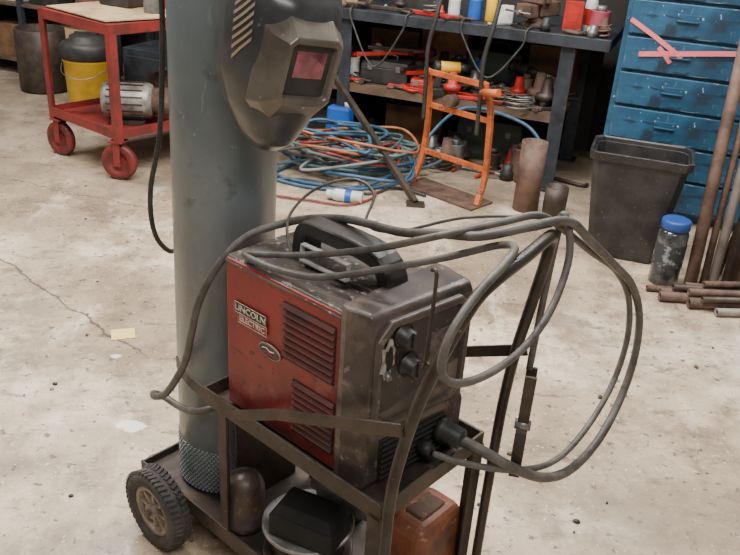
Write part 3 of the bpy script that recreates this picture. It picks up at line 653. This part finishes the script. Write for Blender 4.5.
for i,(x,y,l,a,m) in enumerate([(-.75,.16,.6,.1,rust),(-.3,.28,.5,-.2,dark_steel),(-.95,.08,.7,.05,grey_m),(-1.25,.15,.5,.25,rust_pipe)]):
    b=B();b.tube([(0,0,.014),(l*.5,.02,.014),(l*.93,0,.014),(l,.04,.014)],.012,n=8,k=4);solo(b,"steel_rod",m,"bent steel rod lying on the floor under the bench","steel rod",BL(x,y,0),BA+a,group="steel rods under the bench")
b=B();b.lathe([(.070,0),(.070,.385),(.062,.385),(.062,.01)],28);solo(b,"pipe_section",rust_pipe,"short thick rusty pipe section standing upright by the bench leg","pipe",(.83,4.18,0))
b=B();b.lathe([(.062,0),(.062,.17),(.055,.17),(.055,.01)],28);solo(b,"pipe_section",dark_steel,"short dark pipe section standing on the floor by the bench leg","pipe",(.97,4.10,0))
of=thing("orange_stand","orange ladder-shaped steel stand with tall black handles","steel stand",(.24,4.47,0),math.atan2(-.27,.30))
b=B();Wd=.43
for x,k in((0,1),(Wd,-1)): b.flat(catmull([(x-k*.02,-.03,.012),(x-k*.012,.03,.15),(x,.04,.35),(x+k*.005,.02,.55),(x+k*.03,-.04,.68)],4),.030,.026,(1,0,0))
for z,y in((.665,-.03),(.47,.03),(.20,.035)): b.flat([(0,y,z),(Wd,y,z)],.030,.02,(0,0,1))
part(b,"frame",orange_m,of,.003)
b=B();b.box((Wd/2,.0,.006),(Wd+.08,.20,.012));part(b,"foot_plate",rust,of)
for x in(.03,Wd-.03):
    b=B();b.tube([(x,-.04,.40),(x+.005,-.055,.62),(x+.0,-.055,.8),(x+.015,-.03,.95),(x+.01,.02,1.12),(x,.05,1.2)],.012,n=10);part(b,"handle",black_pl,of)
b=B();b.cyl((Wd-.02,-.05,.63),(Wd+.09,-.06,.65),.020);part(b,"clamp_fitting",orange_m,of)
b=B();b.cyl((.18,-.04,.53),(.18,.03,.53),.035);part(b,"roller",rust,of)
b=B();b.flat([(.22,4.13,.012),(-.06,4.53,.28),(-.33,4.90,.535)],.03,.03,(1,.6,0));b.box((.22,4.12,.006),(.10,.08,.012))
solo(b,"leaning_bar",dark_steel,"dark steel bar leaning against the bench shelf","steel bar")
def coil(cx,cy,rs,r,m,name,label,z0,seed,cat="hose",wob=.42,dz=.003):
    rnd=random.Random(seed);pts=[];n=0
    for R_ in rs:
        ox,oy=rnd.uniform(-.17,.17),rnd.uniform(-.10,.10);el=rnd.uniform(.45,.8);ph=rnd.uniform(-.6,.6)
        for i in range(6):
            a=2*math.pi*i/6+seed;q=R_*(1+wob*rnd.uniform(-1,.8))
            u_,v_=q*math.cos(a),el*q*math.sin(a)
            pts.append((cx+ox+u_*math.cos(ph)-v_*math.sin(ph),cy+oy+u_*math.sin(ph)*.7+v_*math.cos(ph),max(r,z0+n*dz+.09*rnd.random())));n+=1
    b=B();b.tube(pts,r,n=8,k=7);return solo(b,name,m,label,cat)
coil(-.12,4.56,[.40,.30,.38,.26],.011,h_blue,"air_hose","blue rubber air hose coiled on the floor",-.03,1)
coil(-.30,4.60,[.30,.36,.22],.011,h_red,"air_hose","dull red rubber air hose coiled on the floor",.05,2)
coil(-.14,4.58,[.36,.40,.26,.34],.010,h_teal,"air_hose","teal hose coiled on top of other hoses",.02,3)
coil(-.25,4.59,[.24,.33],.008,h_orange,"extension_cord","orange extension cord tangled among the hoses",.15,4,"cord")
coil(-.28,4.58,[.36,.30,.38],.009,cable_b,"extension_cord","black extension cord tangled among the hoses",.08,5,"cord")
coil(-.12,4.58,[.38,.25,.33],.009,h_grey,"air_hose","pale grey hose tangled among coloured hoses",.08,9,"hose")
coil(-.20,4.62,[.34,.28,.36],.010,h_blue,"air_hose","blue hose looped on top of the hose pile",.16,12,"hose")
coil(-.05,4.56,[.38,.30],.009,h_teal,"air_hose","teal hose sprawling around the hose pile",.12,14,"hose")
b=B();b.tube([(-.75,4.45,.012),(-.45,4.28,.012),(-.25,4.25,.012),(0,4.33,.012),(.18,4.5,.03),(.30,4.66,.25),(.5,4.68,.42),(.8,4.50,.40),(.92,4.42,.30)],.010,n=8)
solo(b,"air_hose",h_blue,"blue air hose running along the floor toward the bench","hose")
b=B();b.tube([(-.9,4.2,.012),(-.6,4.10,.012),(-.35,4.05,.012),(-.15,4.02,.012),(-.0,4.2,.012),(-.1,4.4,.012)],.007,n=8)
solo(b,"extension_cord",h_red,"red extension cord running over the floor","cord")
b=B();b.tube([(-.95,4.6,.012),(-.7,4.35,.012),(-.4,4.35,.02),(-.05,4.22,.012),(.1,4.35,.012),(.28,4.25,.012)],.008,n=8)
solo(b,"extension_cord",cable_b,"black extension cord running over the floor","cord")
for i,(x0,x1,d,m) in enumerate([(-.62,-.25,.22,cable_b),(-1.3,-.95,.25,cable_b)]):
    b=B();b.tube([BL(x0,.0,.91),BL(x0,-.045,.895),BL(x0+.02,-.055,.82),BL((x0+x1)/2,-.07,.84-d),BL(x1-.02,-.06,.80),BL(x1,-.045,.895),BL(x1+.02,.03,.91)],.006,n=8)
    solo(b,"drop_cord",m,"thin cord drooping from the workbench edge","cord",group="cords drooping from the bench")
jg=thing("jug","blue plastic jug standing behind the coiled hoses","jug",(-.26,4.98,.0),BA)
b=B();b.box((0,0,.15),(.18,.10,.30),top=(.85,.85));part(b,"jug_body",blue_pl,jg,.015)
b=B();b.cyl((.05,0,.30),(.05,0,.33),.02);part(b,"cap",white_m,jg)
spc=thing("spray_can","white spray can with blue print lying on the floor","spray can",(-.16,4.10,.033),(0,math.pi/2,-.15+math.pi))
b=B();b.lathe([(.031,-.09),(.033,-.087),(.033,.06),(.028,.07),(.018,.08)],24);part(b,"can_body",white_m,spc)
b=B();b.lathe([(.0335,-.03),(.0335,.005)],24,cap=False);part(b,"printed_band",blue_pl,spc)
b=B();b.lathe([(.024,.075),(.024,.105),(.02,.11)],16);part(b,"cap",white_m,spc)

# ------------------------------------------------------------ blue cabinet
cb=thing("tool_cabinet","tall scratched blue steel drawer cabinet with pink tape on it","cabinet",BL(.26,-.12,0),BA)
CW,CD,CH=1.12,.6,1.70
b=B();b.box((CW/2,CD/2+.01,CH/2+.02),(CW,CD,CH-.04));b.box((CW/2,CD/2+.03,.02),(CW-.06,CD-.04,.04));part(b,"cabinet_body",blue_cab,cb,.004)
for z in [.06,.24,.42,.60,.78,.96,1.14,1.32,1.50]:
    d=sub("drawer",cb,(0,0,z))
    b=B();b.box((CW/2,-.004,.085),(CW-.05,.024,.164))
    part(b,"drawer_front",blue_cab,d,.005)
    for x in(.30,CW-.30):
        b=B();b.box((x,-.018,.10),(.11,.006,.035));b.box((x,-.026,.085),(.10,.016,.006));part(b,"drawer_pull",blue_cab,d,.001)
for p,q,w_,y in(((.03,1.03),(.31,.87),.023,-.0225),((.10,.865),(.85,.955),.026,-.0245),((.19,.91),(.26,.84),.022,-.0265)):
    b=B();b.flat([(p[0],y,p[1]),((p[0]+q[0])/2,y-.001,(p[1]+q[1])/2+.004),(q[0],y,q[1])],w_,.0015,(0,0,1));part(b,"tape",pink,cb)

# ------------------------------------------------------------ bin
tb=thing("trash_bin","rectangular black plastic trash bin before the blue cabinet","trash bin",(1.235,3.67,0),math.radians(-18))
def rr_(w,d,z,c=.03): return [Vector((x,y,z)) for x,y in [(-w/2+c,-d/2),(w/2-c,-d/2),(w/2,-d/2+c),(w/2,d/2-c),(w/2-c,d/2),(-w/2+c,d/2),(-w/2,d/2-c),(-w/2,-d/2+c)]]
b=B();b.rings([rr_(.32,.21,.004),rr_(.43,.29,.50),rr_(.43,.29,.505),rr_(.415,.275,.505),rr_(.31,.20,.012)],True,True,False);part(b,"bin_body",bin_m,tb,.003)
b=B();b.rings([rr_(.428,.288,.48),rr_(.455,.315,.485),rr_(.462,.322,.525),rr_(.445,.305,.528),rr_(.43,.29,.52),rr_(.42,.28,.48)],True,False,False);part(b,"rim",bin_m,tb,.002)
b=B();b.box((0,0,.26),(.33,.21,.28),top=(1.1,1.15));part(b,"rubbish",brown_box,tb,.03)
jr=thing("jar","dark grimy glass jar with blue lid standing by the trash bin","jar",(1.345,3.35,0))
b=B();b.lathe([(.06,0),(.066,.01),(.066,.245),(.055,.27)],28);part(b,"jar_body",jar_m,jr)
b=B();b.lathe([(.0675,.09),(.0675,.20)],28,cap=False);part(b,"paper_label",mat("torn_label",(.26,.27,.27),(.04,.04,.045),scale=22,lo=.40,hi=.48,rough=.8),jr)
b=B();b.lathe([(.058,.265),(.064,.27),(.064,.305),(.058,.31),(.02,.31)],28);part(b,"jar_lid",blue_lid,jr)
for i,(x0,y0,x1,y1,z1,r,m,lb) in enumerate([(1.445,3.28,1.72,4.05,1.6,.028,rust_pipe,"long thick rusty pipe leaning against the blue cabinet"),(1.51,3.30,1.80,4.02,1.45,.016,rust,"long thin rusty rod leaning against the blue cabinet"),(1.56,3.32,1.86,4.0,1.7,.022,pale_pipe,"long pale steel pipe leaning against the blue cabinet"),(1.615,3.30,1.92,3.97,1.55,.024,dark_steel,"long dark steel pipe leaning against the blue cabinet"),(1.69,3.34,2.0,3.94,1.6,.030,rust_pipe,"thick rusty pipe leaning against the blue cabinet"),(1.64,3.46,2.06,3.92,1.2,.014,rust,"thin brown rod leaning against the blue cabinet"),(1.77,3.36,2.1,3.90,1.45,.026,pale_pipe,"long dusty pale pipe leaning against the blue cabinet")]):
    b=B();p=Vector((x0,y0,r*.5));q=Vector((x1,y1,z1));d=(q-p).normalized()
    b.lathe([(r*.7,.02),(r*.75,0),(r,0),(r,(q-p).length),(r*.75,(q-p).length),(r*.7,(q-p).length-.03)],16,c=p,axis=d)
    solo(b,"steel_pipe",m,lb,"pipe",group="long pipes leaning on the cabinet")
for i,(x,y,z,r,an,l,m) in enumerate([(1.24,3.24,.016,.014,-.02,.9,rust),(1.29,3.20,.02,.018,-.05,.9,rust_pipe),(1.27,3.15,.022,.022,.02,.9,rust_pipe),(1.38,3.10,.024,.024,.04,.9,rust),(1.33,3.18,.058,.015,.0,.8,dark_steel),(1.38,3.125,.064,.016,.05,.8,rust_pipe),(1.48,3.04,.018,.018,.1,.8,pale_pipe),(1.40,3.225,.048,.014,-.08,.8,rust_pipe),(1.45,3.16,.090,.014,.12,.7,rust),(1.42,3.07,.060,.013,.09,.7,dark_steel)]):
    b=B();b.mi=0;b.lathe([(r*.72,.03),(r*.72,0),(r,0),(r,l),(r*.72,l)],16,axis=(1,0,0));
    b.mi=1;b.lathe([(r*.7,.008),(r*.7,.02)],16,axis=(1,0,0))
    solo(b,"steel_pipe",[m,black_matte],"short length of rusty pipe in a pile on the floor","pipe",(x,y,z),an,group="pipes piled on the floor")

# ------------------------------------------------------------ far left
su=thing("shelving_unit","dark steel shelving unit with boxes along the wall","shelf",BL(-5.2,.45,0),BA)
for z in(.12,.55,1.0,1.5): b=B();b.box((.9,.2,z),(1.9,.42,.02));part(b,"shelf_board",wood,su)
for x in(0,.9,1.8):
    for y in(0,.4): b=B();b.box((x,y,.8),(.04,.04,1.6));part(b,"post",bench_steel,su)
for i,(x,z,s,m,lb) in enumerate([(.25,.13,(.35,.3,.3),black_pl,"black plastic crate on the shelving"),(.7,.13,(.3,.3,.25),brown_box,"brown carton on the shelving"),(1.25,.13,(.4,.3,.28),tan_m,"tan carton on the shelving"),(.3,.56,(.4,.3,.25),brown_box,"brown carton on the middle shelf"),(.70,.56,(.28,.25,.3),white_m,"white carton on the middle shelf"),(1.08,.56,(.28,.28,.22),black_pl,"black box on the middle shelf"),(1.5,.56,(.25,.25,.3),brown_box,"small brown carton on the middle shelf")]):
    carton(BL(-5.2+x,.45+.2,z+.001),BA,s,m,lb)
b=B();b.box((0,0,.2),(.5,.4,.4));b.box((0,-.205,.25),(.42,.01,.2));b.lathe([(.07,0),(.05,.04)],16,c=(.1,-.2,.25),axis=(0,-1,0));solo(b,"machine_housing",bench_steel,"dark steel machine housing standing on the floor by the shelving","machine",BL(-2.95,.45,0),BA,.01)
case(BL(-2.55,.1,0),BA,(.28,.24,.26),red_pl,"red toolbox on the floor beyond the red cart")
b=B();b.lathe([(.16,0),(.18,.02),(.18,.45),(.17,.46),(.17,.30)],24);solo(b,"steel_drum",dark_steel,"dark open steel drum standing on the floor by the wall","drum",BL(-3.9,.2,0))
case(RC(.16,.50,TZ+.015),A2+.2,(.22,.3,.16),black_pl,"black tool case on top of the red cart")
case(RC(.44,.72,TZ+.015),A2,(.24,.3,.16),red_pl,"red metal toolbox on top of the red cart")
can(RC(.46,.42,TZ+.015),.05,.14,grey_m,"grey metal can on top of the red cart")

# ------------------------------------------------------------ lights / world / camera
def area(loc,rot,sx,sy,e,col=(1,1,1)):
    l=bpy.data.lights.new("lamp",'AREA');l.shape='RECTANGLE';l.size=sx;l.size_y=sy;l.energy=e;l.color=col
    o=bpy.data.objects.new("ceiling_light",l);o.location=loc;o.rotation_euler=rot;C.objects.link(o);return o
area((-.9,2.2,3.2),(0,0,0),2.4,.25,195,(1,.965,.905))
area((1.2,3.4,3.2),(0,0,.0),2.4,.25,120,(1,.98,.95))
area((-2.5,4.4,3.2),(0,0,0),2.0,.25,112,(1,.965,.92))
area((.5,-.6,3.0),(math.radians(25),0,0),2.0,.5,60,(1,.97,.93))
wld=bpy.data.worlds.new("World");bpy.context.scene.world=wld;wld.use_nodes=True
bg=wld.node_tree.nodes["Background"];bg.inputs[0].default_value=(1,.98,.96,1);bg.inputs[1].default_value=.21
cam=bpy.data.cameras.new("camera");cam.sensor_width=36;cam.lens=800/740*36
co=bpy.data.objects.new("camera",cam);C.objects.link(co)
th=math.radians(26);c_,s_=.99755,.07
F=Vector((0,math.cos(th),-math.sin(th)));U0=Vector((0,math.sin(th),math.cos(th)));R0=Vector((1,0,0))
Rv=R0*c_+U0*s_;Uv=U0*c_-R0*s_
M=Matrix((Rv,Uv,-F)).transposed().to_4x4();M.translation=(0,0,1.55)
co.matrix_world=M
bpy.context.scene.camera=co
